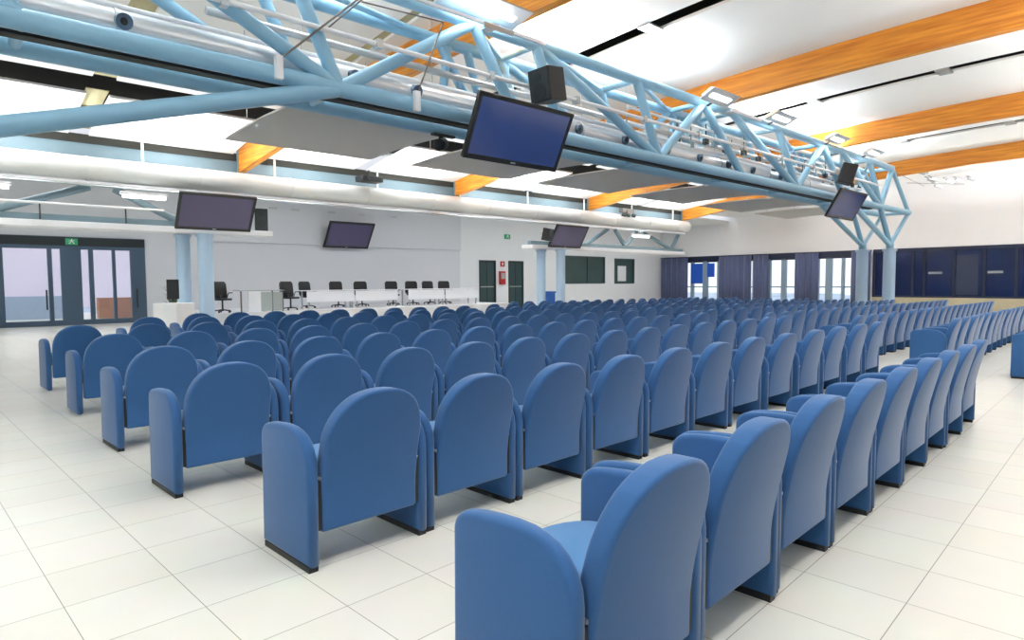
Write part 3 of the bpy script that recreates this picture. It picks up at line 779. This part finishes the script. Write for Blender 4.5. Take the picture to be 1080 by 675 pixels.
def office_chair(u, v, rz, z, label, group='black swivel chairs on the stage'):
    t = bthing('swivel_chair', label, 'chair', u, v, z, rz, group)
    bm = slab([(-.26, .50), (.26, .50), (.30, .58), (.29, 1.0), (.23, 1.08), (-.23, 1.08), (-.29, 1.0), (-.30, .58)], .20, .25, 'y', .018, 2)
    for v_ in bm.verts: v_.co.y += .10*(v_.co.z-.52)+.25*(v_.co.x**2)*-1
    finish_bm(bm, 'backrest', M['leather'], t)
    bm = slab([(-.22, -.24), (.22, -.24), (.25, -.16), (.24, .20), (-.24, .20), (-.25, -.16)], .43, .50, 'z', .02, 2)
    finish_bm(bm, 'seat', M['leather'], t)
    G().box(-.03, .03, .12, .24, .45, .60).build('back_stem', M['dgrey'], t)
    G().tube((0, 0, .1), (0, 0, .44), .03, 12).build('gas_column', M['dgrey'], t)
    g = G().tube((0, 0, .06), (0, 0, .12), .04, 10)
    for k in range(5):
        a = k*2*math.pi/5; g.tube((0, 0, .11), (.28*math.cos(a), .28*math.sin(a), .07), .02, 8)
    g.build('star_base', M['dgrey'], t)
    for k in range(5):
        a = k*2*math.pi/5; x, y = .28*math.cos(a), .28*math.sin(a)
        G().tube((x-.015, y, .035), (x+.015, y, .035), .035, 12).build('castor', M['black'], t)
    for s in (-1, 1):
        G().path([(s*.24, .14, .47), (s*.29, .1, .68), (s*.29, -.15, .69)], .016, 8).build('armrest', M['dgrey'], t)
lb = ['standing free at the left end of the joined tables', 'second from left behind the tables', 'third from left behind the tables', 'fourth from left behind the tables, left of the gap', 'fifth from left behind the tables, above the dark gap', 'sixth from left behind the tables', 'seventh from left behind the tables', 'rightmost and lowest behind the tables']
for i, (u, z) in enumerate([(10.25, 0), (11.1, .0), (12.4, 0), (13.5, 0), (15.05, 0), (16.1, 0), (17.05, 0), (17.95, -.08)]):
    office_chair(u if i else 9.75, 24.5 if i else 23.1, math.pi*0+random.uniform(-.3, .3), PZ+max(z, 0), 'black swivel chair on stage, '+lb[i])
office_chair(7.25, 22.9, R_(12), PZ, 'black swivel chair standing alone right of the left columns')
t = bthing('name_card', 'white paper lying on the edge of the second white stage table', 'paper', 13.3, 23.38, PZ+.731)
G().box(-.45, .25, -.14, .1, 0, .01).build('sheet', M['table'], t)

t = bthing('white_cabinet', 'white cabinet with bright end face in front of the left columns', 'cabinet', 4.75, 19.0, 0, R_(-61))
G().box(-.42, .42, -.3, .3, 0, .9).build('body', M['white'], t, bevel=.008)
G().box(-.40, -.01, -.31, -.30, .05, .86).build('door', M['white'], t); G().box(.01, .40, -.31, -.30, .05, .86).build('door', M['white'], t)
t = bthing('black_monitor', 'small black monitor standing upright on the white cabinet', 'monitor', 4.75, 19.05, .945, R_(-18))
G().box(-.15, .15, -.03, .03, .06, .60).build('housing', M['black'], t, bevel=.01)
G().box(-.13, .13, -.036, -.03, .09, .57).build('screen', M['ink'], t)
G().box(-.1, .1, -.08, .08, 0, .02).box(-.02, .02, -.01, .03, .02, .1).build('stand', M['black'], t)
t = bthing('potted_plant', 'faint green potted plant against the wall right of the entrance', 'plant', 6.5, 26.1, -.05)
G().tube((0, 0, 0), (0, 0, .4), .16, 18, .2).build('pot', M['white'], t, smooth=True)
g = G()
for i in range(26):
    a = i*2.4; l = .25+.25*random.random(); e = .5+.9*random.random()
    p0 = Vector((0, 0, .4)); p1 = p0+Vector((math.cos(a)*l*.5, math.sin(a)*l*.5, e*.7)); p2 = p1+Vector((math.cos(a)*l*.5, math.sin(a)*l*.5, .12))
    s = Vector((-math.sin(a), math.cos(a), 0))*.035
    g.add([p0, p1-s, p2, p1+s], [(0, 1, 2, 3)])
g.build('foliage', M['leaf'], t)
t = bthing('recycling_bin', 'bright blue bin between the twin columns near the dark doors', 'bin', 22.85, V2+.9, -.19)
G().prism([(-.25, -.22), (.25, -.22), (.25, .22), (-.25, .22)], 0, 1.05, 'z').build('body', M['bluebin'], t, bevel=.03)
G().box(-.28, .28, -.25, .25, 1.05, 1.14).build('lid', M['bluebin'], t, bevel=.02)
t = bthing('wall_vent', 'row of small vents high on the back wall above the stage', 'vents')
g = G()
for u in (9.3, 10.6, 11.6, 13.3, 14.8, 16.6): g.box(u, u+.35, VW-.12, VW-.10, 4.62, 4.70)
g.build('grille', M['panel'], t)

# ------------------------------------------------------------------ light
w = bpy.data.worlds.new('world'); SC.world = w; w.use_nodes = True
bg = w.node_tree.nodes['Background']; bg.inputs[0].default_value = (.93, .95, 1, 1); bg.inputs[1].default_value = 1.0
def area(name, u, v, z, sx, sy, power, up=True, col=(.97, .985, 1)):
    l = bpy.data.lights.new(name, 'AREA'); l.shape = 'RECTANGLE'; l.size = sx; l.size_y = sy; l.energy = power; l.color = col
    o = bpy.data.objects.new(name, l); COL.objects.link(o)
    rot = Matrix.Rotation(math.pi, 4, 'X') if up else Matrix.Identity(4)
    o.matrix_world = BM @ Matrix.Translation((u, v, z)) @ rot
    return o
for i in range(9): area('truss_fill', -3+i*4., 9.5, 6.25, 1.4, .5, 140)  # added fill at truss height, brightens the ceiling for bounce
for i in range(9): area('duct_fill', -3+i*4.2, 19.6, 4.75, 1.4, .4, 135)  # invented fill at duct height, lifts the far bays
for i in range(8): area('rear_fill', -4+i*5.5, .3, 5.0, 1.6, .6, 180)  # invented fill out of view, bounced off the near ceiling
for i in range(7): area('aisle_fill', -3+i*5.2, -.3, 6.1, 1.6, .4, 45, up=False)  # added out-of-view fill that lights the chair rims from above
for u, l in ((7.3, 1.35), (14.9, .85), (18.3, .85), (22.4, .75), (25.8, .75)): area('flood_source', u, 8.68-.0, 6.14 if u < 8 else 5.98, l, .13, 12, up=False)
for i in range(3): area('corner_fill', 35.5, 1+i*6.5, 4.9, 1.2, .5, 120)  # extra fill put in to brighten the right wall
for i in range(7): area('stage_fill', 2+i*5.5, 22.4, 5.2, 2.5, .6, 60, up=False)  # added fill to lift the stage tables and the wall behind

SC.view_settings.view_transform = 'Standard'; SC.view_settings.look = 'None'
SC.view_settings.exposure = .55; SC.view_settings.gamma = 1.
SC.view_settings.use_curve_mapping = False
